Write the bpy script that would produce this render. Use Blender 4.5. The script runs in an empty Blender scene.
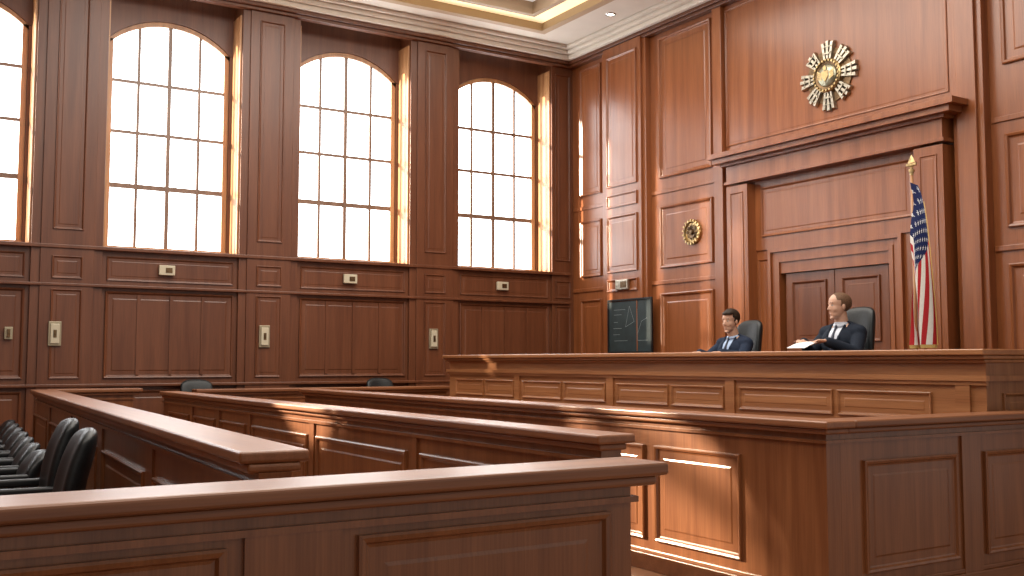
import bpy, bmesh, math, random
from mathutils import Vector, Matrix
random.seed(4)
C = bpy.context.scene.collection
V = Vector
bpy.context.scene.view_settings.view_transform = 'Standard'

# ------------------------------------------------------------------ materials
def newmat(name):
    m = bpy.data.materials.new(name); m.use_nodes = True
    nt = m.node_tree; b = nt.nodes['Principled BSDF']
    return m, nt, b

def plain(name, col, rough=0.5, metal=0.0, emit=None, es=0, noise=0.0, nscale=20, spec=None):
    m, nt, b = newmat(name)
    b.inputs['Base Color'].default_value = (*col, 1)
    b.inputs['Roughness'].default_value = rough
    b.inputs['Metallic'].default_value = metal
    if spec is not None: b.inputs['Specular IOR Level'].default_value = spec
    if emit:
        b.inputs['Emission Color'].default_value = (*emit, 1)
        b.inputs['Emission Strength'].default_value = es
    if noise > 0:
        tc = nt.nodes.new('ShaderNodeTexCoord'); n = nt.nodes.new('ShaderNodeTexNoise')
        n.inputs['Scale'].default_value = nscale; n.inputs['Detail'].default_value = 4
        nt.links.new(tc.outputs['Object'], n.inputs['Vector'])
        r = nt.nodes.new('ShaderNodeValToRGB')
        r.color_ramp.elements[0].position = .3; r.color_ramp.elements[1].position = .7
        r.color_ramp.elements[0].color = (*[c*(1-noise) for c in col], 1)
        r.color_ramp.elements[1].color = (*[min(1, c*(1+noise)) for c in col], 1)
        nt.links.new(n.outputs['Fac'], r.inputs['Fac']); nt.links.new(r.outputs['Color'], b.inputs['Base Color'])
        bp = nt.nodes.new('ShaderNodeBump'); bp.inputs['Strength'].default_value = .08
        nt.links.new(n.outputs['Fac'], bp.inputs['Height']); nt.links.new(bp.outputs['Normal'], b.inputs['Normal'])
    return m

def wood(name, mid, axis='z', rough=.33, k=1.0, var=.22, coat=.15):
    dark=[c*(1-var)*(1-.1*i) for i,c in enumerate(mid)]; light=[c*(1+var)*(1+.05*i) for i,c in enumerate(mid)]
    m, nt, b = newmat(name)
    L = nt.links.new
    tc = nt.nodes.new('ShaderNodeTexCoord')
    mp = nt.nodes.new('ShaderNodeMapping'); mp2 = nt.nodes.new('ShaderNodeMapping')
    s1 = [11*k, 11*k, 11*k]; s2 = [130, 130, 130]
    i = 'xyz'.index(axis); s1[i] = .6*k; s2[i] = 3.5
    mp.inputs['Scale'].default_value = s1; mp2.inputs['Scale'].default_value = s2
    L(tc.outputs['Object'], mp.inputs['Vector']); L(tc.outputs['Object'], mp2.inputs['Vector'])
    n1 = nt.nodes.new('ShaderNodeTexNoise'); n1.inputs['Scale'].default_value = 1
    n1.inputs['Detail'].default_value = 7; n1.inputs['Distortion'].default_value = .5
    n2 = nt.nodes.new('ShaderNodeTexNoise'); n2.inputs['Scale'].default_value = 1; n2.inputs['Detail'].default_value = 3
    L(mp.outputs['Vector'], n1.inputs['Vector']); L(mp2.outputs['Vector'], n2.inputs['Vector'])
    r = nt.nodes.new('ShaderNodeValToRGB')
    e = r.color_ramp.elements
    e[0].position = .3; e[0].color = (*dark, 1); e[1].position = .72; e[1].color = (*light, 1)
    x = e.new(.5); x.color = (*mid, 1)
    L(n1.outputs['Fac'], r.inputs['Fac'])
    mx = nt.nodes.new('ShaderNodeMixRGB'); mx.blend_type = 'MULTIPLY'; mx.inputs['Fac'].default_value = .38
    r2 = nt.nodes.new('ShaderNodeValToRGB')
    r2.color_ramp.elements[0].position = .35; r2.color_ramp.elements[0].color = (.55, .5, .46, 1)
    r2.color_ramp.elements[1].position = .6; r2.color_ramp.elements[1].color = (1, 1, 1, 1)
    L(n2.outputs['Fac'], r2.inputs['Fac']); L(r.outputs['Color'], mx.inputs['Color1']); L(r2.outputs['Color'], mx.inputs['Color2'])
    L(mx.outputs['Color'], b.inputs['Base Color'])
    bp = nt.nodes.new('ShaderNodeBump'); bp.inputs['Strength'].default_value = .05; bp.inputs['Distance'].default_value = .01
    L(n2.outputs['Fac'], bp.inputs['Height']); L(bp.outputs['Normal'], b.inputs['Normal'])
    b.inputs['Roughness'].default_value = rough
    b.inputs['Coat Weight'].default_value = coat; b.inputs['Coat Roughness'].default_value = .18
    return m

W_WALL = wood('wall_wood_shaded', (.128, .040, .015), 'z', .40, coat=.1)  # same mahogany, colour darkened for the dimmer light on the window wall
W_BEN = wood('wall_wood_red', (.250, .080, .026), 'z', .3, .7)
W_Z = wood('wood_upright_grain', (.200, .070, .024), 'z')
W_X = wood('wood_grain_x', (.20, .072, .026), 'x', .40, coat=.05)
W_Y = wood('wood_grain_y', (.22, .080, .029), 'y', .40, coat=.05)
W_BY = wood('wood_bench_grain', (.33, .135, .050), 'y', .38)
W_BZ = wood('wood_bench_upright', (.25, .10, .037), 'z', .38)
W_DOOR = wood('door_wood', (.15, .047, .017), 'z')
W_FRAME = wood('window_frame_wood', (.42, .21, .09), 'z', .4)
W_MUNT = wood('window_bar_wood', (.20, .12, .08), 'z', .4)
CREAM = plain('ceiling_plaster', (.72, .67, .59), .8, noise=.04, nscale=3)
MOULD = plain('ceiling_moulding', (.45, .33, .21), .6)
GLOWY = plain('cove_glow', (.9, .78, .52), .6, emit=(1, .80, .46), es=.8)
WHITEC = plain('ceiling_white_glow', (.8, .78, .74), .8, emit=(1, .96, .9), es=.45)  # emission added to brighten the unlit inner coffer panel
BRASS = plain('aged_brass', (.46, .33, .16), .38, 1.0, noise=.3, nscale=30)
SILVER = plain('pale_bronze', (.40, .36, .29), .38, .95, noise=.3, nscale=25)
BRONZE = plain('dark_bronze', (.14, .09, .05), .45, 1.0, noise=.35, nscale=40)
GREEN = plain('enamel_olive', (.30, .29, .21), .3, .8, noise=.3, nscale=12)
LEATHER = plain('black_leather', (.006, .007, .008), .42, noise=.4, nscale=60, spec=.3)
PLASTIC = plain('black_plastic', (.008, .008, .009), .45, spec=.3)
CHROME = plain('chrome', (.5, .5, .5), .2, 1)
SKIN = plain('skin', (.54, .32, .225), .5, noise=.06, nscale=25)
SUIT = plain('navy_suit', (.016, .024, .045), .85, noise=.25, nscale=150, spec=.15)
SUIT2 = plain('charcoal_suit', (.014, .019, .030), .85, noise=.25, nscale=150, spec=.15)
SHIRT = plain('blue_shirt', (.36, .47, .66), .7)
SHIRT2 = plain('white_shirt', (.6, .64, .72), .7)
TIE = plain('dark_tie', (.02, .025, .05), .5)
HAIR = plain('dark_brown_hair', (.022, .013, .008), .6, noise=.4, nscale=120, spec=.2)
HAIR2 = plain('light_brown_hair', (.13, .070, .040), .6, noise=.4, nscale=120, spec=.2)
LIP = plain('lip', (.36, .17, .13), .5)
EYEW = plain('eye_white', (.5, .48, .45), .3)
EYED = plain('iris', (.03, .02, .015), .2)
PAPER = plain('paper', (.8, .8, .78), .8)
IVORY = plain('ivory_plastic', (.50, .44, .32), .45)
PLATEB = plain('dull_plate_metal', (.34, .29, .2), .45, .6)
SLATE = plain('chalkboard_slate', (.016, .028, .030), .6, noise=.25, nscale=6)
CHALK = plain('chalk', (.22, .26, .26), .9)
FLOOR = wood('floor_wood', (.28, .13, .065), 'x', .3)
CARPET = plain('platform_carpet', (.12, .04, .03), .9, noise=.2, nscale=80)
LAMP = plain('lamp_glow', (1, .95, .85), .5, emit=(1, .9, .75), es=12)

def window_glass():
    m = bpy.data.materials.new('daylight_glow_glass'); m.use_nodes = True
    nt = m.node_tree; nt.nodes.clear()
    o = nt.nodes.new('ShaderNodeOutputMaterial'); a = nt.nodes.new('ShaderNodeAddShader')
    t = nt.nodes.new('ShaderNodeBsdfTransparent'); e = nt.nodes.new('ShaderNodeEmission')
    e.inputs['Color'].default_value=(.96,.985,1,1); e.inputs['Strength'].default_value = 8  # pane emits to stand in for bright daylight outside
    nt.links.new(t.outputs[0], a.inputs[0]); nt.links.new(e.outputs[0], a.inputs[1]); nt.links.new(a.outputs[0], o.inputs[0])
    return m
GLASS = window_glass()

# ------------------------------------------------------------------ mesh builder
class MB:
    def __init__(s): s.v = []; s.f = []; s.m = []; s.M = Matrix.Identity(4)
    def add(s, vs, fs, m=0):
        b = len(s.v)
        s.v += [s.M @ V(p) for p in vs]; s.f += [[b+i for i in f] for f in fs]; s.m += [m]*len(fs)
    def box(s, x0,x1,y0,y1,z0,z1,m=0):
        s.add([(x0,y0,z0),(x1,y0,z0),(x1,y1,z0),(x0,y1,z0),(x0,y0,z1),(x1,y0,z1),(x1,y1,z1),(x0,y1,z1)],
              [(0,3,2,1),(4,5,6,7),(0,1,5,4),(1,2,6,5),(2,3,7,6),(3,0,4,7)], m)
    def panel(s, O, A, B, N, a0, a1, b0, b1, w=.06, m=0, mf=None, h=1.0):
        O, A, B, N = V(O), V(A), V(B), V(N)
        if a0 > a1: a0, a1 = a1, a0
        prof = [(0,-.005),(0,.5*w),(.2*w,.62*w),(.55*w,.5*w),(.75*w,.12*w),(w,.05*w),(w*2.2,.05*w),(w*2.5,.16*w)]
        if min(a1-a0, b1-b0) < w*6: prof = prof[:6]
        vs = []
        for d, hh in prof:
            for a, b in ((a0+d,b0+d),(a1-d,b0+d),(a1-d,b1-d),(a0+d,b1-d)):
                vs.append(O + A*a + B*b + N*(hh*h))
        fs = []
        for k in range(len(prof)-1):
            for i in range(4):
                j = (i+1)%4
                fs.append((k*4+i,k*4+j,k*4+4+j,k*4+4+i))
        s.add(vs, fs, m)
        k = (len(prof)-1)*4
        s.add([vs[k],vs[k+1],vs[k+2],vs[k+3]], [(0,1,2,3)], m if mf is None else mf)
    def build(s, name, mats, origin=(0,0,0), parent=None, bevel=0, seg=2, smooth=False, sub=0, loc=None):
        o = V(origin)
        me = bpy.data.meshes.new(name)
        me.from_pydata([tuple(p-o) for p in s.v], [], s.f)
        for m in (mats if isinstance(mats,(list,tuple)) else [mats]): me.materials.append(m)
        for p, mi in zip(me.polygons, s.m): p.material_index = mi; p.use_smooth = smooth
        me.update()
        bm = bmesh.new(); bm.from_mesh(me); bmesh.ops.recalc_face_normals(bm, faces=bm.faces); bm.to_mesh(me); bm.free()
        ob = bpy.data.objects.new(name, me); C.objects.link(ob)
        if parent: ob.parent = parent
        ob.location = loc if loc is not None else (o if not parent else (0,0,0))
        if bevel:
            b = ob.modifiers.new('b','BEVEL'); b.width = bevel; b.segments = seg; b.limit_method = 'ANGLE'
        if sub:
            b = ob.modifiers.new('s','SUBSURF'); b.levels = sub; b.render_levels = sub
        return ob

def struct(o, label=None):
    o['kind'] = 'structure'
    if label: o['label'] = label
    return o
def thing(o, label, cat, group=None):
    o['label'] = label; o['category'] = cat
    if group: o['group'] = group
    return o
def empty(name, loc, rz=0, label=None, cat=None, group=None):
    e = bpy.data.objects.new(name, None); C.objects.link(e); e.location = loc; e.rotation_euler = (0,0,rz)
    e.empty_display_size = .1
    if label: thing(e, label, cat, group)
    return e
def copy_tree(src, loc, rz=None):
    n = src.copy(); C.objects.link(n); n.location = loc
    if rz is not None: n.rotation_euler = (0,0,rz)
    for c in src.children:
        k = c.copy(); k.parent = n; C.objects.link(k)
    return n

# ------------------------------------------------------------------ room
XB, YW, CZ = 10.4, 14.6, 7.0
XL, YS = -4.5, -2.5
mb = MB(); mb.box(XL, XB+.3, YS, YW+.5, -.1, 0)
struct(mb.build('floor', FLOOR), 'polished brown wooden floor')
mb = MB(); mb.box(XL-.3, XL, YS, YW+.5, 0, CZ+.4)
struct(mb.build('wall_left', W_WALL), 'unseen mahogany side wall added to block sun')  # unseen wall, added to stop sun entering on this side

cents = [-1.94, .80, 3.54, 6.28, 9.02]  # first bay is out of view, added to let a sun patch in
HW = .925
mb = MB()
mb.box(XL, XB+.3, YW, YW+.5, 0, 3.04)
edges = [XL]
for c in cents: edges += [c-HW, c+HW]
edges.append(XB+.3)
for i in range(0, len(edges), 2): mb.box(edges[i], edges[i+1], YW, YW+.5, 3.04, CZ+.4)
R = 1.207; ZC0 = 5.213; GW = .86
def archz(x): return ZC0 + math.sqrt(max(0, R*R-x*x))
for c in cents:
    mb.box(c-HW, c-GW, YW+.36, YW+.5, 3.04, 6.05); mb.box(c+GW, c+HW, YW+.36, YW+.5, 3.04, 6.05)
    N = 20
    xs = [c-HW]+[c-GW+2*GW*i/N for i in range(N+1)]+[c+HW]
    zs = [6.05]+[archz(-GW+2*GW*i/N) for i in range(N+1)]+[6.05]
    for i in range(len(xs)-1):
        x0,x1,z0,z1 = xs[i],xs[i+1],zs[i],zs[i+1]
        mb.add([(x0,YW+.36,z0),(x1,YW+.36,z1),(x1,YW+.36,CZ+.4),(x0,YW+.36,CZ+.4),(x0,YW+.5,z0),(x1,YW+.5,z1)],
               [(0,1,2,3),(0,4,5,1)])
A,B,Nn = (1,0,0),(0,0,1),(0,-1,0)
for c in cents:
    mb.panel((0,YW,0),A,B,Nn, c-HW+.06,c+HW-.06, 2.6,2.93, .028)
    w4 = (2*HW-.1)/4
    mb.panel((0,YW,0),A,B,Nn, c-HW+.05,c+HW-.05, 1.28,2.46, .045)
    for k in (1,2,3): mb.box(c-HW+.05+k*w4-.022, c-HW+.05+k*w4+.022, YW-.020, YW, 1.325, 2.415)
    mb.panel((0,YW,0),A,B,Nn, c-HW+.05,c+HW-.05, .28,1.12, .045)
struct(mb.build('wall_back', W_WALL), 'shade-darkened mahogany panelled wall with tall arched window bays')

tn = 1
pil = [(cents[i]+HW, cents[i+1]-HW) for i in range(4)] + [(cents[4]+HW, XB)]
for a,b in pil:
    mb = MB(); c = (a+b)/2; hw = (b-a)/2
    mb.box(a+.003,b-.003,YW-.05,YW,0,6.72)
    if hw > .3:
        mb.box(c-.33,c+.33,YW-.075,YW-.05,0,6.72); y=YW-.075; pw=.19
    else:
        y = YW-.05; pw = hw-.07
    for z0,z1 in ((3.25,6.55),(2.6,2.9),(1.28,2.46),(.28,1.12)):
        mb.panel((0,y,0),A,B,Nn,c-pw,c+pw,z0,z1,.03)
    struct(mb.build('trim_%d'%tn, W_WALL, bevel=.006), 'shade-darkened mahogany panelled pilaster'); tn += 1
mb = MB()
for z0,z1,p in ((3.0,3.05,.095),(2.50,2.54,.09),(1.17,1.21,.09),(0,.2,.11)):
    mb.box(XL,XB-.1,YW-p,YW-.001,z0,z1)
struct(mb.build('trim_%d'%tn, W_WALL, bevel=.008), 'shade-darkened mahogany chair rail and sill mouldings'); tn += 1

# windows
for i,c in enumerate(cents):
    mb = MB(); y0,y1 = YW+.38,YW+.46; fw=.07
    g = GW-.003
    mb.box(c-g,c-g+fw,y0,y1,3.045,archz(g)-.0); mb.box(c+g-fw,c+g,y0,y1,3.045,archz(g))
    mb.box(c-g,c+g,y0-.02,y1,3.045,3.12)
    N=20
    for k in range(N):
        x0=-g+2*g*k/N; x1=-g+2*g*(k+1)/N
        za,zb=archz(x0)-.003,archz(x1)-.003
        mb.add([(c+x0,y0,za-fw),(c+x1,y0,zb-fw),(c+x1,y0,zb),(c+x0,y0,za),(c+x0,y1,za-fw),(c+x1,y1,zb-fw),(c+x1,y1,zb),(c+x0,y1,za)],
               [(0,1,2,3),(7,6,5,4),(0,4,5,1),(3,2,6,7)])
    for x,w in ((-.43,.04),(0,.055),(.43,.04)):
        mb.box(c+x-w/2,c+x+w/2,y0+.01,y1-.01,3.1,archz(x)-.03,1)
    for z,w in ((3.98,.07),(4.75,.045),(5.48,.045)):
        mb.box(c-g+.02,c+g-.02,y0+.015,y1-.015,z-w/2,z+w/2,1)
    mg = MB(); pts=[(c-g+.01,3.08)]+[(c+g-.01,3.08)]+[(c+g-2*g*k/N, archz(g-2*g*k/N)-.02) for k in range(N+1)]
    mg.add([(x,y1-.03,z) for x,z in pts],[tuple(range(len(pts)))])
    w = struct(mb.build('window_%d'%(i+1), [W_FRAME, W_MUNT]), 'tall arched window with dark wooden glazing bars')
    p = mg.build('window_glass', GLASS, parent=w)
    lin = MB()
    for s_ in (-1,1):
        xx=c+s_*(HW-.012); lin.box(xx-.01,xx+.01,YW-.005,YW+.36,3.045,6.05)
        lin.box(xx-.01,xx+.01,YW-.005,YW+.36,6.05,6.60)
    lin.box(c-HW+.02,c+HW-.02,YW+.0,YW+.36,3.041,3.06)
    lin.build('lit_reveal_lining', W_FRAME, parent=w)  # boards added in paler wood to brighten the sunlit reveals

# bench wall
mb = MB()
mb.box(XB, XB+.3, 2.0, YW, 0, CZ+.4)
A2,B2,N2 = (0,1,0),(0,0,1),(-1,0,0)
def col(y0,y1,x,zs,w=.05,h=1.0,m=mb):
    for z0,z1 in zs: m.panel((x,0,0),A2,B2,N2,y0,y1,z0,z1,w,h=h)
ZT=[(4.36,6.6),(2.95,3.92),(1.15,2.56)]
col(13.72,14.32,XB,ZT)
col(11.02,12.2,XB,ZT,.06)
mb.panel((XB,0,0),A2,B2,N2,7.12,10.72,4.6,6.62,.022)
for y0 in (5.3,3.9,2.5):
    col(y0,y0+1.15,XB,[(4.75,6.6),(2.95,3.98),(1.15,2.56)],.06)
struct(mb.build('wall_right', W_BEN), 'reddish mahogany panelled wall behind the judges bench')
def pilast(y0,y1,pr,zs,w=.045,step=.0,label='reddish mahogany panelled pilaster'):
    global tn
    m = MB(); m.box(XB-pr,XB,y0,y1,0,6.72)
    if step: m.box(XB-pr-.04,XB-pr,y0+step,y1-step,0,6.72); pr+=.04
    for z0,z1 in zs: m.panel((XB-pr,0,0),A2,B2,N2,y0+step+.1,y1-step-.1,z0,z1,w)
    struct(m.build('trim_%d'%tn, W_BEN, bevel=.006), label); tn+=1
pilast(12.42,13.56,.1,[(4.36,6.55),(4.02,4.24),(2.95,3.88),(2.64,2.84),(1.15,2.5)],.045,.08)
pilast(10.74,10.92,.08,[])
pilast(6.62,7.0,.12,[],.045,.07,'plain reddish mahogany pilaster')
mb = MB()
for ya,yb in ((10.93,12.41),(13.57,14.53),(2.0,6.61)):
    for z0,z1,p in ((4.12,4.18,.02),(2.70,2.76,.025)):
        mb.box(XB-p,XB-.001,ya,yb,z0,z1)
struct(mb.build('trim_%d'%tn, W_BEN, bevel=.006), 'thin horizontal wood mouldings'); tn+=1

# portal
mb = MB(); xp=10.13
mb.box(xp,XB-.001,10.07,10.47,.72,3.95); mb.box(xp,XB-.001,7.04,7.42,.72,3.95)
mb.panel((xp,0,0),A2,B2,N2,10.15,10.39,1.1,3.85,.02); mb.panel((xp,0,0),A2,B2,N2,7.12,7.34,1.1,3.85,.02)
mb.box(xp-.02,XB-.001,7.01,10.5,3.98,4.02)
mb.box(xp,XB-.001,7.04,10.47,4.02,4.24)
mb.box(xp-.05,XB-.001,6.98,10.53,4.24,4.28)
mb.box(xp-.13,XB-.001,6.86,10.62,4.28,4.35)
mb.box(xp-.18,XB-.001,6.78,10.66,4.35,4.42)
mb.box(XB-.12,XB-.001,7.42,10.07,3.02,3.98)
mb.panel((XB-.12,0,0),A2,B2,N2,7.56,9.95,3.2,3.88,.035)
mb.box(XB-.1,XB-.001,9.8,10.07,.72,3.02); mb.box(XB-.1,XB-.001,7.42,7.74,.72,3.02)
mb.panel((XB-.1,0,0),A2,B2,N2,9.84,10.04,1.0,2.9,.03)
for d0,d1,x in ((0,.05,.15),(.05,.13,.12),(.13,.19,.135)):
    mb.box(XB-x,XB-.002,9.83-d1,9.83-d0,.72,3.02-d0); mb.box(XB-x,XB-.002,7.71+d0,7.71+d1,.72,3.02-d0)
    mb.box(XB-x,XB-.002,7.71+d1,9.83-d1,3.02-d1,3.02-d0)
mb.box(XB-.11,XB-.002,7.9,9.64,2.68,2.84)
struct(mb.build('trim_%d'%tn, W_BEN, bevel=.008), 'monumental mahogany door surround with projecting cornice'); tn+=1
for k,(y0,y1) in enumerate(((7.955,8.765),(8.775,9.585))):
    m = MB(); m.box(XB-.07,XB-.004,y0,y1,.725,2.675)
    for z0,z1 in ((1.75,2.56),(.85,1.6)): m.panel((XB-.07,0,0),A2,B2,N2,y0+.12,y1-.12,z0,z1,.04)
    d = struct(m.build('door_%d'%(k+1), W_DOOR, bevel=.004),'dark mahogany panelled double door leaf')
    h = MB(); yk = y1-.06 if k==0 else y0+.06
    h.box(XB-.075,XB-.07,yk-.025,yk+.025,1.6,1.8); h.box(XB-.12,XB-.07,yk-.012,yk+.012,1.69,1.715)
    h.build('door_handle', BRASS, parent=d, bevel=.004)
# cornice + ceiling
mb = MB()
for p,z0,z1 in ((.12,6.68,6.73),(.16,6.73,6.79)):
    mb.box(XL,XB,YW-p,YW-.001,z0,z1); mb.box(XB-p,XB-.001,2.0,YW-p,z0,z1)
struct(mb.build('trim_%d'%tn, W_WALL, bevel=.01), 'dark wood cornice under the ceiling'); tn+=1
mb = MB()
for p,z0,z1 in ((.22,6.79,6.87),(.28,6.87,6.94),(.35,6.94,7.0)):
    mb.box(XL,XB,YW-p,YW-.001,z0,z1); mb.box(XB-p,XB-.001,2.0,YW-p,z0,z1)
struct(mb.build('trim_%d'%tn, CREAM, bevel=.02), 'cream plaster crown moulding'); tn+=1
cx0,cx1,cy0,cy1 = -2.5,9.25,1.5,13.80
mb = MB()
mb.box(XL,cx0,YS,YW,CZ,CZ+.4); mb.box(cx1,XB,YS,YW,CZ,CZ+.4); mb.box(cx0,cx1,YS,cy0,CZ,CZ+.4); mb.box(cx0,cx1,cy1,YW,CZ,CZ+.4)
d=.5
mb.box(cx0+d,cx1-d,cy0+d,cy1-d,CZ+.2,CZ+.4,1)
struct(mb.build('ceiling',[CREAM,WHITEC]),'cream plaster coffered ceiling')
mb = MB()
z=CZ+.10
mb.box(cx0,cx1,cy1-d,cy1,z,z+.05,0); mb.box(cx0,cx1,cy0,cy0+d,z,z+.05,0)
mb.box(cx1-d,cx1,cy0+d,cy1-d,z,z+.05,0); mb.box(cx0,cx0+d,cy0+d,cy1-d,z,z+.05,0)
for a,b,z0,z1 in ((-.05,.02,-.03,.1),(-.13,-.05,-.02,0),(d-.05,d+.05,0,.2),(d+.45,d+.52,.17,.2)):
    mb.box(cx0+a,cx1-a,cy1-b,cy1-a,CZ+z0,CZ+z1,1); mb.box(cx1-b,cx1-a,cy0+a,cy1-b,CZ+z0,CZ+z1,1)
    mb.box(cx0+a,cx0+b,cy0+a,cy1-b,CZ+z0,CZ+z1,1); mb.box(cx0+b,cx1-b,cy0+a,cy0+b,CZ+z0,CZ+z1,1)
struct(mb.build('trim_%d'%tn,[GLOWY,MOULD]),'backlit amber ceiling cove with moulded edges'); tn+=1

for i,(x,y) in enumerate(((9.75,12.6),(9.75,9.4),(9.75,6.2))):
    m=MB(); n=20
    vs=[];fs=[]
    for k in range(n):
        a=2*math.pi*k/n
        for r,zz in ((.085,CZ-.001),(.08,CZ-.012),(.06,CZ-.012),(.055,CZ-.001)):
            vs.append((x+r*math.cos(a),y+r*math.sin(a),zz))
    for k in range(n):
        j=(k+1)%n
        for q in range(3): fs.append((k*4+q,j*4+q,j*4+q+1,k*4+q+1))
    m.add(vs,fs)
    e=m.build('recessed_downlight',CHROME,origin=(x,y,CZ-.005),smooth=True)
    thing(e,'small round recessed ceiling downlight with metal rim','light','ceiling downlights')
    l=MB(); l.add([(x+.056*math.cos(2*math.pi*k/n),y+.056*math.sin(2*math.pi*k/n),CZ-.004) for k in range(n)],[tuple(range(n))])
    l.build('lamp_lens',LAMP,origin=(x,y,CZ-.005),parent=e)

# ------------------------------------------------------------------ railings
def railing(name, label, runs, origin, capw=.26, h=1.15, th=.12, zp=(.22,.93), mats=None):
    e = empty(name, origin, 0, label, 'railing')
    cap, body, base = MB(), MB(), MB()
    for (p0,p1,c0,c1,pans,cm) in runs:
        dx,dy=p1[0]-p0[0],p1[1]-p0[1]; L=math.hypot(dx,dy); ang=math.atan2(dy,dx)
        M=Matrix.Translation((p0[0],p0[1],0))@Matrix.Rotation(ang,4,'Z')
        for m in (cap,body,base): m.M=M
        hw=capw/2
        lo0 = -c0+.03 if c0>0 else (-c0-.035 if c0<0 else 0)
        cap.box(-c0,L+c1,-hw,hw,h-.045,h,cm)
        cap.box(lo0,L+c1-(.03 if c1>0 else 0),-hw+.03,hw-.03,h-.08,h-.045,cm)
        body.box(0,L,-th/2,th/2,.0,h-.078,0)
        body.box(.021 if c0<0 else -.02,L+.02,-th/2-.02,th/2+.02,h-.135,h-.115,0)
        for a0,a1 in pans:
            for sgn in (-1,1):
                body.panel((0,sgn*th/2,0),(1,0,0),(0,0,1),(0,sgn,0),a0,a1,zp[0],zp[1],.04)
        for (a0,a1),(b0,b1) in zip(pans[:-1],pans[1:]):
            lo,hi=min(a1,b1),max(a0,b0)
            if hi-lo>.15: body.box(lo+.05,hi-.05,-th/2-.015,th/2+.015,0,h-.135)
        base.box(-.02,L+.02,-th/2-.025,th/2+.025,0,.12,0); base.box(-.01,L+.01,-th/2-.012,th/2+.012,.12,.15,0)
    for m in (cap,body,base): m.M=Matrix.Identity(4)
    cap.build('cap_rail',[W_X,W_Y],origin,e,bevel=.012,seg=3)
    body.build('panelled_body',mats or [W_Z],origin,e)
    base.build('base_moulding',[W_X],origin,e,bevel=.006)
    return e

railing('courtroom_railing','mahogany bar railing with thick moulded cap and wide panels',
  [((-3.2,2.90),(2.27,2.90),.1,.12,[(.1,.95),(1.1,2.0),(2.15,3.0),(3.1,4.05),(4.44,5.37)],0)],(0,2.9,0),zp=(.25,.99),th=.12)
railing('courtroom_railing','long mahogany railing running behind the black chairs',
  [((1.26,3.62),(1.73,13.1),.0,.0,[(.35+i*1.9,1.95+i*1.9) for i in range(5)],1),
   ((1.80,13.16),(2.75,13.16),.0,.1,[(.1,.85)],0)],(1.5,8,0),h=1.18,zp=(.25,.9))
railing('courtroom_railing','long mahogany railing with square cut end and small panels',
  [((3.08,4.0),(3.08,12.7),.05,.0,[(.3,1.9),(2.1,3.7),(3.9,5.3),(5.5,6.3),(6.5,7.3),(7.5,8.4)],1)],(3.08,8,0),zp=(.25,.92),capw=.23)
railing('courtroom_railing','mahogany railing standing before the panelled wall',
  [((3.6,13.35),(7.2,13.35),.05,.05,[(.15+i*.88,.9+i*.88) for i in range(4)],0)],(5.4,13.35,0),zp=(.3,.9))
railing('courtroom_enclosure','corner mahogany enclosure with tall raised panels before the bench',
  [((4.9,12.8),(4.9,4.2),.05,.07,[(12.8-4.9-.86-i*.98,12.8-4.9-i*.98) for i in range(8)],1),
   ((4.9+.061,4.26),(8.7,4.26),-.07,.0,[(.2,1.12),(1.42,2.3),(2.5,3.4)],0)],(4.9,4.26,0),zp=(.22,.9))

# ------------------------------------------------------------------ judges bench
e=empty('judges_bench',(6.9,8.5,0),0,'raised mahogany judges bench with panelled front and thick top','bench')
bx,y0,y1=6.9,4.5,12.64; H=1.595
o=(6.9,8.5,0)
cap=MB()
cap.box(bx-.1,bx+.62,y0-.05,y1+.05,H-.045,H); cap.box(bx-.07,bx+.6,y0-.035,y1+.035,H-.075,H-.045)
cap.box(bx-.035,bx+.55,y0-.02,y1+.02,H-.1,H-.075)
cap.box(bx+.62,9.3,y0-.05,y0+.25,H-.045,H,1); cap.box(bx+.6,9.3,y0-.035,y0+.22,H-.075,H-.045,1)
cap.build('bench_top',[W_BY,W_BZ],o,e,bevel=.01,seg=3)
body=MB()
body.box(bx,bx+.12,y0,y1,0,H-.1); body.box(bx+.12,9.3,y0,y0+.12,0,H-.07,1); body.box(bx+.12,8.2,y1-.12,y1,0,H-.1)
body.box(bx-.04,bx,y0-.03,y1+.03,1.36,1.4); body.box(bx-.025,bx,y0-.02,y1+.02,1.33,1.36)
body.box(bx,9.3,y0-.03,y0,1.36,1.4,1); body.box(bx,bx+.12,y0-.004,y0,0,H-.1,1)
yy=[(4.95,5.85),(5.9,7.0),(7.2,7.95),(8.0,8.85),(9.05,9.85),(9.9,10.75),(10.95,11.65),(11.7,12.45)]
for a,b in yy:
    body.panel((bx,0,0),A2,B2,N2,a,b,1.06,1.27,.03); body.panel((bx,0,0),A2,B2,N2,a,b,.25,.98,.04)
for a in (4.6,7.03,8.88,10.78):
    body.box(bx-.02,bx,a+.02,a+.14,0,1.33)
for a,b in ((7.1,8.1),(8.2,9.2)):
    body.panel((0,y0,0),A,B,Nn,a,b,.9,1.27,.03,m=1)
body.build('panelled_front',[W_BY,W_BZ],o,e)
bs=MB(); bs.box(bx-.04,bx,y0-.03,y1,0,.15); bs.box(bx,9.3,y0-.04,y0,0,.15); bs.build('base_moulding',W_Y,o,e,bevel=.006)
mb=MB(); mb.box(bx+.13,XB-.01,y0+.13,y1-.13,0,.718)
struct(mb.build('floor_platform',CARPET),'raised carpeted platform behind the bench')
PZ=.72

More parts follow.
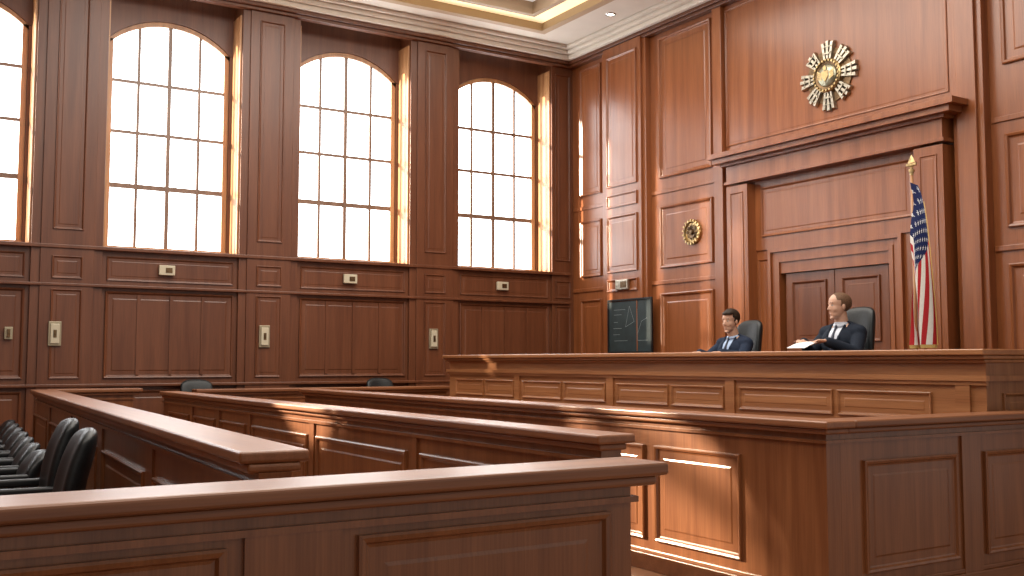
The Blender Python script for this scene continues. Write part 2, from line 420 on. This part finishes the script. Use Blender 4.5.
# ------------------------------------------------------------------ office chairs
def chair_parts(e, top, w=.5, seat=.47):
    def sm(m,name,mat,bev=0,sub=0,seg=3):
        ob=m.build(name,mat,(0,0,0),e,bevel=bev,seg=seg,smooth=True,sub=sub); ob.location=(0,0,0); return ob
    s=MB(); s.box(-.24,.26,-w/2,w/2,seat-.11,seat); sm(s,'seat',LEATHER,.045,0,4)
    b=MB(); nu,nv=8,10; vs=[]; fs=[]
    def pt(u,v,k):
        y=(u-.5)*w*(1.0-.15*max(0,v-.55)/.45*abs(2*u-1))
        z=seat-.02+v*(top-seat+.02)
        if v>.7: z-= .06*((abs(2*u-1))**3)*((v-.7)/.3)
        x=-.245-.06*v+.03*math.sin(v*math.pi*1.3)+.05*(2*u-1)**2
        th=.062*(1-(abs(2*u-1))**4*.5)*(1-.4*max(0,v-.85)/.15)
        return (x+k*th,y,z)
    for k in (-1,1):
        for j in range(nv+1):
            for i in range(nu+1): vs.append(pt(i/nu,j/nv,k))
    S=(nu+1)*(nv+1)
    for j in range(nv):
        for i in range(nu):
            a=j*(nu+1)+i
            fs.append((a,a+1,a+nu+2,a+nu+1)); fs.append((S+a,S+a+nu+1,S+a+nu+2,S+a+1))
    for i in range(nu):
        fs.append((i,S+i,S+i+1,i+1)); a=nv*(nu+1)+i; fs.append((a,a+1,S+a+1,S+a))
    for j in range(nv):
        a=j*(nu+1); fs.append((a,a+nu+1,S+a+nu+1,S+a)); a+=nu; fs.append((a,S+a,S+a+nu+1,a+nu+1))
    b.add(vs,fs); sm(b,'backrest',LEATHER,0,2)
    for sg in (-1,1):
        a=MB(); y=sg*(w/2+.03)
        a.box(-.2,.2,y-.035,y+.035,.66,.71); a.box(-.02,.03,y-.015,y+.015,seat-.05,.66); a.box(-.23,-.19,y-.015,y+.015,.5,.68)
        a.box(-.02,.03,min(y,sg*(w/2-.02)),max(y,sg*(w/2-.02)),seat-.07,seat-.03)
        sm(a,'armrest',PLASTIC,.014)
    c=MB()
    n=12
    c.add([(.028*math.cos(2*math.pi*k/n),.028*math.sin(2*math.pi*k/n),zz) for zz in (.1,seat-.09) for k in range(n)],[(k,(k+1)%n,n+(k+1)%n,n+k) for k in range(n)])
    for k in range(5):
        c.M=Matrix.Rotation(2*math.pi*k/5+.3,4,'Z')
        c.box(0,.3,-.02,.02,.07,.1); c.box(.27,.32,-.02,.02,.0,.06)
    c.M=Matrix.Identity(4); sm(c,'swivel_base',PLASTIC,.006)
def office_chair(loc,rz,top,label,group=None,w=.5):
    e=empty('office_chair',loc,rz,label,'chair',group); chair_parts(e,top,w); return e
ch=office_chair((.75,6.25,0),math.pi-.04,1.13,'black leather swivel chair with tall rounded back beside the railing','black chairs along the railing')
copy_tree(ch,(.84,7.4,0),math.pi-.02)
ch3=office_chair((.78,8.25,0),math.pi,.86,'low-backed black swivel chair with armrests in the row','low black chairs in the row',.5)
for k in range(6):
    copy_tree(ch3,(.82+.045*k,9.0+.74*k,0),math.pi+random.uniform(-.08,.08))
ch2=office_chair((3.78,13.82,0),-math.pi/2,1.27,'black leather chair standing by the panelled wall','black chairs by the wall')
copy_tree(ch2,(6.5,13.82,0),-math.pi/2)
office_chair((7.98,8.2,PZ),math.pi,1.25,'high-backed black leather judge chair','judge chairs',.42)
office_chair((7.98,6.72,PZ),math.pi,1.33,'high-backed black leather judge chair','judge chairs',.44)

# ------------------------------------------------------------------ people
def blob(name, pieces, mat, parent, voxel=.007, smooth=5, post=None, solid=0):
    bm=bmesh.new()
    for p in pieces:
        if p[0]=='e':
            _,c,r=p[:3]; rot=p[3] if len(p)>3 else Matrix.Identity(4)
            bmesh.ops.create_icosphere(bm,subdivisions=3,radius=1,matrix=Matrix.Translation(V(c))@rot@Matrix.Diagonal((*r,1)))
        else:
            _,a,b,ra,rb=p; a=V(a); b=V(b); d=b-a; L=d.length
            if ra==rb: rb*=.999
            q=d.to_track_quat('Z','Y').to_matrix().to_4x4()
            for c,r in ((a,ra),(b,rb)): bmesh.ops.create_icosphere(bm,subdivisions=2,radius=r,matrix=Matrix.Translation(c))
            bmesh.ops.create_cone(bm,cap_ends=True,segments=16,radius1=ra,radius2=rb,depth=L,matrix=Matrix.Translation((a+b)/2)@q)
    me=bpy.data.meshes.new('tmp'); bm.to_mesh(me); bm.free()
    ob=bpy.data.objects.new('tmp',me); C.objects.link(ob)
    r=ob.modifiers.new('r','REMESH'); r.mode='VOXEL'; r.voxel_size=voxel; r.use_smooth_shade=True
    s=ob.modifiers.new('s','SMOOTH'); s.factor=.5; s.iterations=smooth
    dg=bpy.context.evaluated_depsgraph_get(); dg.update()
    m2=bpy.data.meshes.new_from_object(ob.evaluated_get(dg)); bpy.data.objects.remove(ob)
    if post:
        bm=bmesh.new(); bm.from_mesh(m2)
        bmesh.ops.delete(bm,geom=[v for v in bm.verts if post(v.co)],context='VERTS')
        bm.to_mesh(m2); bm.free()
    m2.materials.clear(); m2.materials.append(mat)
    for p in m2.polygons: p.use_smooth=True; p.material_index=0
    m2.name=name
    o=bpy.data.objects.new(name,m2); C.objects.link(o); o.parent=parent
    if solid:
        k=o.modifiers.new('k','SOLIDIFY'); k.thickness=solid; k.offset=1
    return o

def hand(w, d, n, curl, sgn):
    w=V(w); d=V(d).normalized(); n=V(n); n=(n-d*n.dot(d)).normalized(); s=d.cross(n)*sgn
    P=[]
    lens=[.064,.072,.068,.054]
    for i in range(4):
        off=s*(.031-.021*i)
        k=w+d*(.082-.004*abs(i-1))+off
        P.append(('c',w+off*.6+d*.01,k,.013,.0108))
        q=k; ang=curl*.5
        for j,f in enumerate((.45,.32,.23)):
            dd=d*math.cos(ang)-n*math.sin(ang); q2=q+dd*lens[i]*f
            P.append(('c',q,q2,.0082-.0007*j,.0077-.0007*j)); q=q2; ang+=curl
    t0=w+s*.026+d*.025; t1=t0+(s*.75+d*.7-n*.15).normalized()*.040; t2=t1+(s*.25+d*.95-n*.3).normalized()*.030
    P+= [('c',t0,t1,.013,.0100),('c',t1,t2,.0100,.0086)]
    return P

HS=1.07
def person(name, loc, rz, sc, lean, yaw, pitch, arms, mats, label, bald=False):
    suit,shirt,tie,hair=mats
    Hc=V((.035+lean,0,1.222))
    rot=Matrix.Rotation(yaw,4,'Z')@Matrix.Rotation(pitch,4,'Y')
    HR=Matrix.Translation(Hc)@rot@Matrix.Scale(HS,4)
    def h(p): return HR@V(p)
    def he(c,r): return ('e',h(c),[x*HS for x in r],rot)
    sh=V((lean*.6-.01,0,.99))
    P=[]
    P+=[('e',(-.01,0,.58),(.13,.17,.13)),('e',(lean*.3,0,.74),(.115,.155,.16)),('e',(lean*.5+.005,0,.89),(.12,.175,.15)),
        ('c',sh+V((0,-.14,-.01)),sh+V((0,.14,-.01)),.058,.058),('c',sh+V((0,0,.02)),Hc+V((-.02,0,-.06)),.064,.057),
        ('c',sh+V((0,-.1,.01)),sh+V((0,0,.06)),.042,.048),('c',sh+V((0,.1,.01)),sh+V((0,0,.06)),.042,.048)]
    legs=[]
    for s in (-1,1):
        legs+=[('c',(0,s*.09,.56),(.44,s*.12,.54),.088,.062),('c',(.44,s*.12,.54),(.46,s*.12,.1),.058,.04)]
    P+=legs
    for s in (-1,1): P.append(('c',(.44,s*.12,.055),(.6,s*.13,.045),.045,.036))
    armp=[]
    for s,(el,wr,hd,hn,curl) in zip((-1,1),arms):
        S=sh+V((0,s*.185,-.03))
        armp+=[(S,V(el),.048,.038),(V(el),V(wr),.038,.026)]
        P+=[('c',)+t for t in armp[-2:]]
        P+=hand(wr,hd,hn,curl,s)
    head=[he((-.012,0,.035),(.096,.074,.083)),he((.016,0,-.015),(.070,.062,.085)),he((.026,0,-.066),(.052,.050,.040)),
          he((.040,0,-.050),(.040,.036,.045)),
          ('c',h((.064,-.009,-.098)),h((.064,.009,-.098)),.016,.0161),
          ('c',h((.080,0,.012)),h((.097,0,-.024)),.0065,.0095),
          ('e',h((.090,-.009,-.029)),(.007,.006,.006),rot),('e',h((.090,.009,-.029)),(.007,.006,.006),rot),
          ('c',h((.073,-.030,.027)),h((.073,.030,.027)),.0100,.0101),
          he((.048,-.037,-.024),(.023,.018,.026)),he((.048,.037,-.024),(.023,.018,.026)),
          ('c',h((.072,-.013,-.060)),h((.072,.013,-.060)),.008,.0081),('c',h((.070,-.011,-.071)),h((.070,.011,-.071)),.008,.0081),
          he((-.008,-.075,-.008),(.016,.009,.029)),he((-.008,.075,-.008),(.016,.009,.029))]
    body=blob(name,P+head,SKIN,None,.005,4)
    body.location=loc; body.rotation_euler=(0,0,rz); body.scale=(sc,sc,sc)
    thing(body,label,'person')
    blob('shirt',[('e',(lean*.3,0,.74),(.120,.160,.165)),('e',(lean*.5+.005,0,.89),(.126,.180,.156)),
        ('c',sh+V((0,-.12,-.01)),sh+V((0,.12,-.01)),.064,.0641),
        ('c',sh+V((0,0,.02)),sh+V((.012,0,.075)),.074,.065)],shirt,body,.009,4)
    J=[('e',(-.01,0,.6),(.15,.19,.16)),('e',(lean*.3,0,.74),(.134,.172,.17)),('e',(lean*.5+.005,0,.89),(.140,.195,.160)),
       ('c',sh+V((0,-.18,-.010)),sh+V((0,.18,-.010)),.070,.0701),('c',sh+V((-.015,-.14,.012)),sh+V((-.022,-.02,.045)),.055,.058),('c',sh+V((-.015,.14,.012)),sh+V((-.022,.02,.045)),.055,.058)]
    for i,(a,b,ra,rb) in enumerate(armp):
        if i%2==1: b=a+(b-a)*.93
        J.append(('c',a,b,ra+.012,rb+.013))
    def cut(co):
        return co.x>lean*.5 and co.z>.78 and abs(co.y)<(co.z-.78)*.34
    blob('suit_jacket',J,suit,body,.009,3,cut,.006)
    for s in (-1,1):
        blob('lapel',[('c',(lean*.5+.140,s*.02,.80),(lean*.5+.126,s*.072,.93),.010,.018),('c',(lean*.5+.126,s*.072,.93),(lean*.5+.05,s*.078,1.045),.018,.012)],suit,body,.006,2)
    cl=[]
    for k in range(14):
        a0=math.pi*(-.93+1.86*k/14); a1=math.pi*(-.93+1.86*(k+1)/14)
        f=lambda a:sh+V((.016-.063*math.cos(a),.061*math.sin(a),.066+.018*math.cos(a)))
        cl.append(('c',f(a0),f(a1),.011,.0111))
        cl.append(('c',f(a0)+V((0,0,.012)),f(a1)+V((0,0,.012)),.008,.0081))
    blob('shirt_collar',cl,shirt,body,.005,3)
    blob('necktie',[('e',(lean*.6+.074,0,1.035),(.015,.016,.018)),('c',(lean*.6+.084,0,1.02),(lean*.5+.130,0,.93),.010,.017),('c',(lean*.5+.130,0,.93),(lean*.5+.138,0,.78),.017,.021)],tie,body,.006,2)
    blob('trousers',[(q[0],q[1],q[2],q[3]+.014,q[4]+.02) for q in legs]+[('e',(-.01,0,.57),(.145,.185,.12))],suit,body,.010,3)
    for s in (-1,1):
        blob('shoe',[('c',(.43,s*.12,.05),(.62,s*.13,.045),.048,.042)],PLASTIC,body,.008,2)
    inv=HR.inverted()
    if bald:
        hp=[he((-.018,0,.032),(.097,.078,.083)),he((-.005,0,.045),(.086,.065,.071))]
        def hc(co):
            q=inv@co
            return (q.x>.045 and q.z<.112) or q.z<-.045 or (q.x>.0 and q.z<.0) or (q.x>.015 and q.z<.070-abs(q.y)*.3)
    else:
        hp=[he((-.018,0,.04),(.101,.080,.089)),he((.025,.01,.080),(.058,.058,.034)),he((.046,.0,.082),(.028,.048,.022))]
        def hc(co):
            q=inv@co
            return (q.x>.035 and q.z<.070) or q.z<-.06 or (q.x>.005 and q.z<.0) or (q.x>.02 and q.z<.04)
    blob('hair',hp,hair,body,.005,2,hc,.004)
    for s in (-1,1):
        blob('eyebrow',[('c',h((.082,s*.014,.031)),h((.074,s*.042,.033)),.0038,.0028)],hair,body,.0025,1)
    blob('lips',[('c',h((.0775,-.014,-.0655)),h((.0775,.014,-.0655)),.003,.0031)],LIP,body,.0025,1)
    for s in (-1,1):
        ey=blob('eye',[('e',h((.069,s*.028,.008)),(.0105,.0120,.0060),rot)],EYEW,body,.0022,1)
        blob('iris',[('e',h((.0765,s*.028,.008)),(.004,.0055,.0055),rot)],EYED,ey,.002,1)
    return body

armsA=[((.16,-.25,.84),(.38,-.15,.885),(1,.25,-.02),(0,0,1),.3),((.14,.25,.84),(.38,.17,.885),(1,-.2,-.02),(0,0,1),.3)]
person('person',(7.93,8.10,PZ-.005),math.pi,1.0,.03,.10,.09,armsA,(SUIT,SHIRT,TIE,HAIR),
       'seated person with dark hair in navy suit, blue shirt and tie')
armsB=[((.13,-.26,.80),(.36,-.13,.90),(.9,.5,.05),(-.3,0,1),.55),((.13,.26,.80),(.36,.13,.90),(.9,-.5,.05),(-.3,0,1),.55)]
person('person',(7.93,6.66,PZ+.02),math.pi,1.06,.0,-.38,.02,armsB,(SUIT2,SHIRT2,TIE,HAIR2),
       'seated person with thinning light hair in dark suit reading a paper',True)
m=MB(); vs=[];nx=6
for i in range(nx+1):
    t=i/nx
    for y in (-.12,.10): vs.append((7.28+.24*t,6.66+y,1.63+.12*math.sin(t*1.2)-.05*t))
vs=[V(p) for p in vs]
m.add(vs,[(2*i,2*i+1,2*i+3,2*i+2) for i in range(nx)])
pp=m.build('document',PAPER,origin=(7.48,6.62,1.66)); k=pp.modifiers.new('k','SOLIDIFY'); k.thickness=.002
thing(pp,'white sheet of paper held over the bench','paper')

# ------------------------------------------------------------------ flag
fx,fy=9.3,6.84
e=empty('flag_on_stand',(fx,fy,PZ),0,'american flag with gold fringe hanging on a floor pole','flag')
def cyl(m,p,r,z0,z1,n=14,r1=None):
    r1=r if r1 is None else r1
    m.add([(p[0]+rr*math.cos(2*math.pi*k/n),p[1]+rr*math.sin(2*math.pi*k/n),z) for z,rr in ((z0,r),(z1,r1)) for k in range(n)],
          [(k,(k+1)%n,n+(k+1)%n,n+k) for k in range(n)]+[tuple(range(n-1,-1,-1)),tuple(range(n,2*n))])
m=MB(); cyl(m,(0,0),.16,0,.03); cyl(m,(0,0),.14,.03,.06,r1=.05); cyl(m,(0,0),.03,.06,.12)
m.build('flag_stand',BRASS,(0,0,0),e,bevel=.004)
m=MB(); cyl(m,(0,0),.016,.1,2.76); m.build('flag_pole',W_FRAME,(0,0,0),e,smooth=True)
m=MB(); cyl(m,(0,0),.02,2.76,2.79); cyl(m,(0,0),.03,2.79,2.82,r1=.03); cyl(m,(0,0),.012,2.82,2.84)
m.box(-.01,.01,-.06,.06,2.86,2.885); m.add([(0,-.03,2.84),(0,.03,2.84),(0,.045,2.9),(0,0,2.98),(0,-.045,2.9),(.015,0,2.89),(-.015,0,2.89)],
  [(0,1,5),(1,2,5),(2,3,5),(3,4,5),(4,0,5),(1,0,6),(2,1,6),(3,2,6),(4,3,6),(0,4,6)])
m.build('gold_finial',BRASS,(0,0,0),e)
RED=plain('flag_red',(.36,.016,.020),.8,noise=.1,nscale=60,spec=.2); WHT=plain('flag_white',(.64,.60,.55),.8,noise=.05,nscale=60,spec=.2)
GOLDT=plain('gold_fringe_thread',(.42,.27,.08),.8,noise=.3,nscale=120)
def canton():
    m,nt,b=newmat('flag_canton'); L=nt.links.new
    uv=nt.nodes.new('ShaderNodeUVMap'); sep=nt.nodes.new('ShaderNodeSeparateXYZ'); L(uv.outputs[0],sep.inputs[0])
    def mt(op,a,bv=None):
        n=nt.nodes.new('ShaderNodeMath'); n.operation=op
        for i,x in enumerate((a,bv)):
            if x is None: continue
            if isinstance(x,(int,float)): n.inputs[i].default_value=x
            else: L(x,n.inputs[i])
        return n.outputs[0]
    u=mt('MULTIPLY',sep.outputs[0],5.5); v=mt('MULTIPLY',sep.outputs[1],9)
    row=mt('FLOOR',v); odd=mt('MULTIPLY',mt('MODULO',row,2),.5)
    fu=mt('SUBTRACT',mt('FRACT',mt('ADD',u,odd)),.5); fv=mt('MULTIPLY',mt('SUBTRACT',mt('FRACT',v),.5),.8)
    d=mt('SQRT',mt('ADD',mt('MULTIPLY',fu,fu),mt('MULTIPLY',fv,fv)))
    a=mt('ARCTAN2',fv,fu); st=mt('MULTIPLY',mt('COSINE',mt('MULTIPLY',a,5)),.08)
    mask=mt('LESS_THAN',d,mt('ADD',st,.17))
    mx=nt.nodes.new('ShaderNodeMixRGB'); L(mask,mx.inputs[0]); mx.inputs[1].default_value=(.008,.014,.065,1); mx.inputs[2].default_value=(.55,.55,.55,1)
    L(mx.outputs[0],b.inputs['Base Color']); b.inputs['Roughness'].default_value=.8; b.inputs['Specular IOR Level'].default_value=.2
    return m
CANT=canton()
def fpt(a,b):
    # hoist on the pole, cloth falling in broad folds; lower stripes swing across the front
    z=2.68-1.05*b*(1-.80*a)-1.72*a**.95*(1-.12*b)
    ph=b*2.6*math.pi
    y=.08*a**.6-(a**.32)*.34*(1-b)*(1-.15*a)+.03*a*b-.10*a*a*b
    y+=.030*math.sin(ph*1.8+a*4.2)*a
    x=-.03+.085*math.sin(ph+a*2.6)*(.3+.6*a)
    return (x,y,z)
na,nb=44,78
vs=[];fs=[];mi=[];uvs=[]
for j in range(nb+1):
    for i in range(na+1): vs.append(fpt(i/na,j/nb)); uvs.append((i/na/.34,j/nb/(7/13)))
for j in range(nb):
    for i in range(na):
        a=j*(na+1)+i; fs.append((a,a+1,a+na+2,a+na+1))
        st=int((j+.5)/nb*13)
        mi.append(2 if (i/na<.34 and st<7) else (0 if st%2==0 else 1))
me=bpy.data.meshes.new('flag_cloth'); me.from_pydata(vs,[],fs)
for mm in (RED,WHT,CANT): me.materials.append(mm)
ul=me.uv_layers.new(name='UVMap')
for p,k in zip(me.polygons,mi):
    p.material_index=k; p.use_smooth=True
    for li in p.loop_indices: ul.data[li].uv=uvs[me.loops[li].vertex_index]
fo=bpy.data.objects.new('flag_cloth',me); C.objects.link(fo); fo.parent=e
m=MB()
def fr(ps,d):
    for p,q in zip(ps[:-1],ps[1:]):
        p=V(p);q=V(q); m.add([p,q,q+V(d),p+V(d)],[(0,1,2,3)])
fr([fpt(1,j/26) for j in range(27)],(0,-.005,-.035)); fr([fpt(i/26,0) for i in range(3,27)],(-.008,-.02,-.008))
m.build('gold_fringe',GOLDT,(0,0,0),e)

# ------------------------------------------------------------------ emblem
ey0,ez0=8.82,5.19; ex=XB-.012
e=empty('wall_emblem',(ex,ey0,ez0),0,'large aged bronze badge with blunt fluted arms and round centre','emblem')
def disc(m,r0,r1,x0,x1,n=40,mi=0):
    vs=[];fs=[]
    for k in range(n):
        a=2*math.pi*k/n
        vs+=[(x0,r0*math.cos(a),r0*math.sin(a)),(x1,r1*math.cos(a),r1*math.sin(a))]
    for k in range(n):
        j=(k+1)%n; fs.append((2*k,2*j,2*j+1,2*k+1))
    m.add(vs,fs,mi)
def face(m,r,x,n=40,mi=0): m.add([(x,r*math.cos(2*math.pi*k/n),r*math.sin(2*math.pi*k/n)) for k in range(n)],[tuple(range(n))],mi)
m=MB()
def bar(ang,r0,r1,w0,w1,x0,x1,off0=0,off1=0):
    m.M=Matrix.Rotation(ang,4,'X')
    m.add([(0,off0-w0,r0),(0,off0+w0,r0),(0,off1+w1,r1),(0,off1-w1,r1),
           (-x0,off0-w0*.6,r0),(-x0,off0+w0*.6,r0),(-x1,off1+w1*.65,r1-.008),(-x1,off1-w1*.65,r1-.008)],
      [(4,5,6,7),(0,1,5,4),(1,2,6,5),(2,3,7,6),(3,0,4,7)])
for g in range(8):
    a=2*math.pi*g/8
    for q in range(-1,2):
        bar(a,.2,(.465,.445)[abs(q)]-(.03 if g%2 else 0),.020,.033,.05,.045,q*.042,q*.076)
    bar(a,.28,.31,.085,.092,.06,.06); bar(a,.375,.392,.10,.104,.056,.056)
m.M=Matrix.Identity(4)
m.build('sunburst_rays',SILVER,(0,0,0),e)
m=MB(); disc(m,.36,.36,0,-.012); face(m,.36,-.012); m.build('back_plate',BRONZE,(0,0,0),e)
m=MB()
for r0,r1,x0,x1 in ((.23,.22,0,-.06),(.22,.20,-.06,-.075),(.20,.19,-.075,-.05)): disc(m,r0,r1,x0,x1)
for k in range(24):
    m.M=Matrix.Rotation(2*math.pi*k/24,4,'X'); m.box(-.085,-.06,-.011,.011,.185,.21)
m.M=Matrix.Identity(4)
m.build('ring',BRASS,(0,0,0),e,smooth=False)
m=MB()
for r0,r1,x0,x1 in ((.19,.185,-.05,-.065),(.185,.15,-.065,-.055)): disc(m,r0,r1,x0,x1)
m.build('dark_ring',BRONZE,(0,0,0),e)
m=MB()
for i in range(6):
    t0,t1=i/6*math.pi/2,(i+1)/6*math.pi/2
    disc(m,.152*math.cos(t0),max(.001,.152*math.cos(t1)),-.05-.045*math.sin(t0),-.05-.045*math.sin(t1))
m.build('centre_dome',GREEN,(0,0,0),e,smooth=True)
m=MB()
m.add([(-.1,-.05,.05),(-.1,.05,.05),(-.1,.05,-.02),(-.1,0,-.085),(-.1,-.05,-.02),(-.07,-.065,.065),(-.07,.065,.065),(-.07,.065,-.03),(-.07,0,-.105),(-.07,-.065,-.03)],
  [(0,1,2,3,4)]+[(i,(i+1)%5,5+(i+1)%5,5+i) for i in range(5)])
for s in (-1,1):
    for k in range(4): m.add([(-.09,s*.06,.03-.025*k),(-.09,s*.135,.08-.03*k),(-.09,s*.13,.055-.03*k),(-.09,s*.06,.01-.025*k)],[(0,1,2,3)])
m.add([(-.1,-.02,.06),(-.1,.02,.06),(-.1,.03,.1),(-.1,0,.13),(-.1,-.025,.1)],[(0,1,2,3,4)])
m.build('relief_crest',BRASS,(0,0,0),e)
e=empty('wall_medallion',(XB-.01,11.45,3.44),0,'small round bronze medallion with relief crest','emblem')
m=MB()
for r0,r1,x0,x1 in ((.19,.185,0,-.03),(.185,.155,-.03,-.045),(.155,.145,-.045,-.02),(.145,.0,-.02,-.025)): disc(m,r0,max(r1,.001),x0,x1)
for k in range(18):
    m.M=Matrix.Rotation(2*math.pi*k/18,4,'X'); m.box(-.055,-.03,-.012,.012,.155,.195)
m.M=Matrix.Identity(4); m.build('medallion_disc',BRASS,(0,0,0),e)
m=MB()
for k in range(8):
    m.M=Matrix.Rotation(2*math.pi*k/8,4,'X'); m.add([(-.025,-.02,.03),(-.025,.02,.03),(-.045,.03,.09),(-.03,0,.13),(-.045,-.03,.09)],[(0,1,2,3,4)])
m.M=Matrix.Identity(4); disc(m,.045,.03,-.02,-.06); face(m,.03,-.06); m.build('relief_flower',BRONZE,(0,0,0),e)

# chalkboard
e=empty('chalkboard',(XB-.16,12.80,1.64),0,'dark framed chalkboard with faint chalk drawings','chalkboard')
m=MB(); m.box(0,.015,-.53,.53,.03,.84); m.build('writing_surface',SLATE,(0,0,0),e)
m=MB()
m.box(-.015,.017,-.56,-.53,0,.87); m.box(-.015,.017,.53,.56,0,.87); m.box(-.015,.017,-.53,.53,0,.03); m.box(-.015,.017,-.53,.53,.84,.87); m.box(-.06,0,-.5,.5,-.02,0)
m.build('frame',PLASTIC,(0,0,0),e,bevel=.003)
m=MB()
def ln(p,q,w=.006):
    p=V((p[0],p[1]));q=V((q[0],q[1])); d=(q-p).normalized(); n=V((-d.y,d.x))*w/2
    m.add([(-.002,*(p+n)),(-.002,*(q+n)),(-.002,*(q-n)),(-.002,*(p-n))],[(0,1,2,3)])
for p,q in (((.4,.7),(.1,.7)),((.4,.62),(.2,.62)),((0,.75),(-.12,.5)),((-.12,.5),(.1,.42)),((.1,.42),(0,.75)),((-.2,.2),(-.2,.7)),((-.2,.2),(-.45,.2)),((-.2,.3),(-.3,.5)),((-.3,.5),(-.44,.55)),((.42,.4),(.2,.4)),((.42,.3),(.25,.3)),((.4,.2),(.05,.2)),((.4,.5),(.3,.5))): ln(p,q)
m.build('chalk_marks',CHALK,(0,0,0),e)

def plate(x,z,w=.16,h=.32,y=YW-.075):
    e=empty('wall_light_plate',(x,y-.003,z),0,'ivory and brass wall plate on a panelled pilaster','wall plate','wall plates on pilasters')
    m=MB(); m.box(-w/2,w/2,-.03,0,-h/2,h/2); m.build('plate',PLATEB,(0,0,0),e,bevel=.006)
    m=MB(); m.box(-w/2+.025,w/2-.025,-.05,-.03,-h/2+.03,h/2-.03); m.build('cover',IVORY,(0,0,0),e,bevel=.008)
    m=MB(); m.box(-.02,.02,-.056,-.05,-.05,.05); m.build('switch',BRONZE,(0,0,0),e,bevel=.002)
for (a,b),dx in zip(pil[1:4],(-.13,-.06,-.03)): plate((a+b)/2+dx,1.87)
plate(1.5,1.87,.1,.16,YW-.024)
def stat(x,z,y):
    e=empty('wall_sensor_box',(x,y-.003,z),0,'small ivory sensor box below the window sill','sensor box','sensor boxes under windows')
    m=MB(); m.box(-.11,.11,-.05,0,-.07,.07); m.build('housing',IVORY,(0,0,0),e,bevel=.01)
    m=MB(); m.box(-.02,.07,-.055,-.05,-.035,.035); m.build('display',BRONZE,(0,0,0),e)
for c in cents[2:5]: stat(c-.08,2.77,YW-.02)
e=empty('wall_speaker_box',(XB-.155,12.95,2.74),0,'small pale wall fixture on the pilaster','wall fixture')
m=MB(); m.box(-.05,0,-.16,.16,-.08,.08); m.build('housing',SILVER,(0,0,0),e,bevel=.01)
m=MB(); m.box(-.056,-.05,-.12,.02,-.05,.05); m.build('grille',BRONZE,(0,0,0),e)

# ------------------------------------------------------------------ lights
def area(loc,size,power,col,rot):
    l=bpy.data.lights.new('area','AREA'); l.shape='RECTANGLE'; l.size,l.size_y=size; l.energy=power; l.color=col
    o=bpy.data.objects.new('ceiling_fill',l); C.objects.link(o); o.location=loc; o.rotation_euler=rot; return o  # area lamps added as interior fill
area((5.5,9,7.15),(6.5,7),800,(1,.95,.86),(0,0,0))
area((1,3.5,6.9),(6,3),300,(1,.95,.86),(0,0,0))  # unseen fill lamp over the camera end
s=bpy.data.lights.new('sun','SUN'); s.energy=18; s.angle=math.radians(1.2); s.color=(1,.86,.66)
so=bpy.data.objects.new('sun',s); C.objects.link(so)
so.rotation_euler=V((.91,-.34,-.19)).to_track_quat('-Z','Y').to_euler()
sp=bpy.data.lights.new('spot','SPOT'); sp.energy=70000; sp.spot_size=math.radians(4.4); sp.spot_blend=.15; sp.shadow_soft_size=.08; sp.color=(1,.84,.62)
spo=bpy.data.objects.new('sun_patch_spot',sp); C.objects.link(spo)  # extra spot, added to draw the sunlit patch on the enclosure
tgt=V((4.85,5.75,.45)); dr=V((.6,-.8,-.36)); spo.location=tgt-dr*17.5; spo.rotation_euler=dr.to_track_quat('-Z','Y').to_euler()

w=bpy.data.worlds.new('w'); bpy.context.scene.world=w; w.use_nodes=True
bg=w.node_tree.nodes['Background']; bg.inputs[0].default_value=(1,.95,.88,1); bg.inputs[1].default_value=.6

# ------------------------------------------------------------------ camera
cd=bpy.data.cameras.new('cam'); cd.sensor_width=36; cd.lens=36*1022/1024
co=bpy.data.objects.new('camera',cd); C.objects.link(co); co.location=(0,0,1.5)
al=math.radians(32.1); th=math.atan(.0724)
co.rotation_euler=(math.pi/2+th,0,-al)
cd.clip_start=.05
bpy.context.scene.camera=co
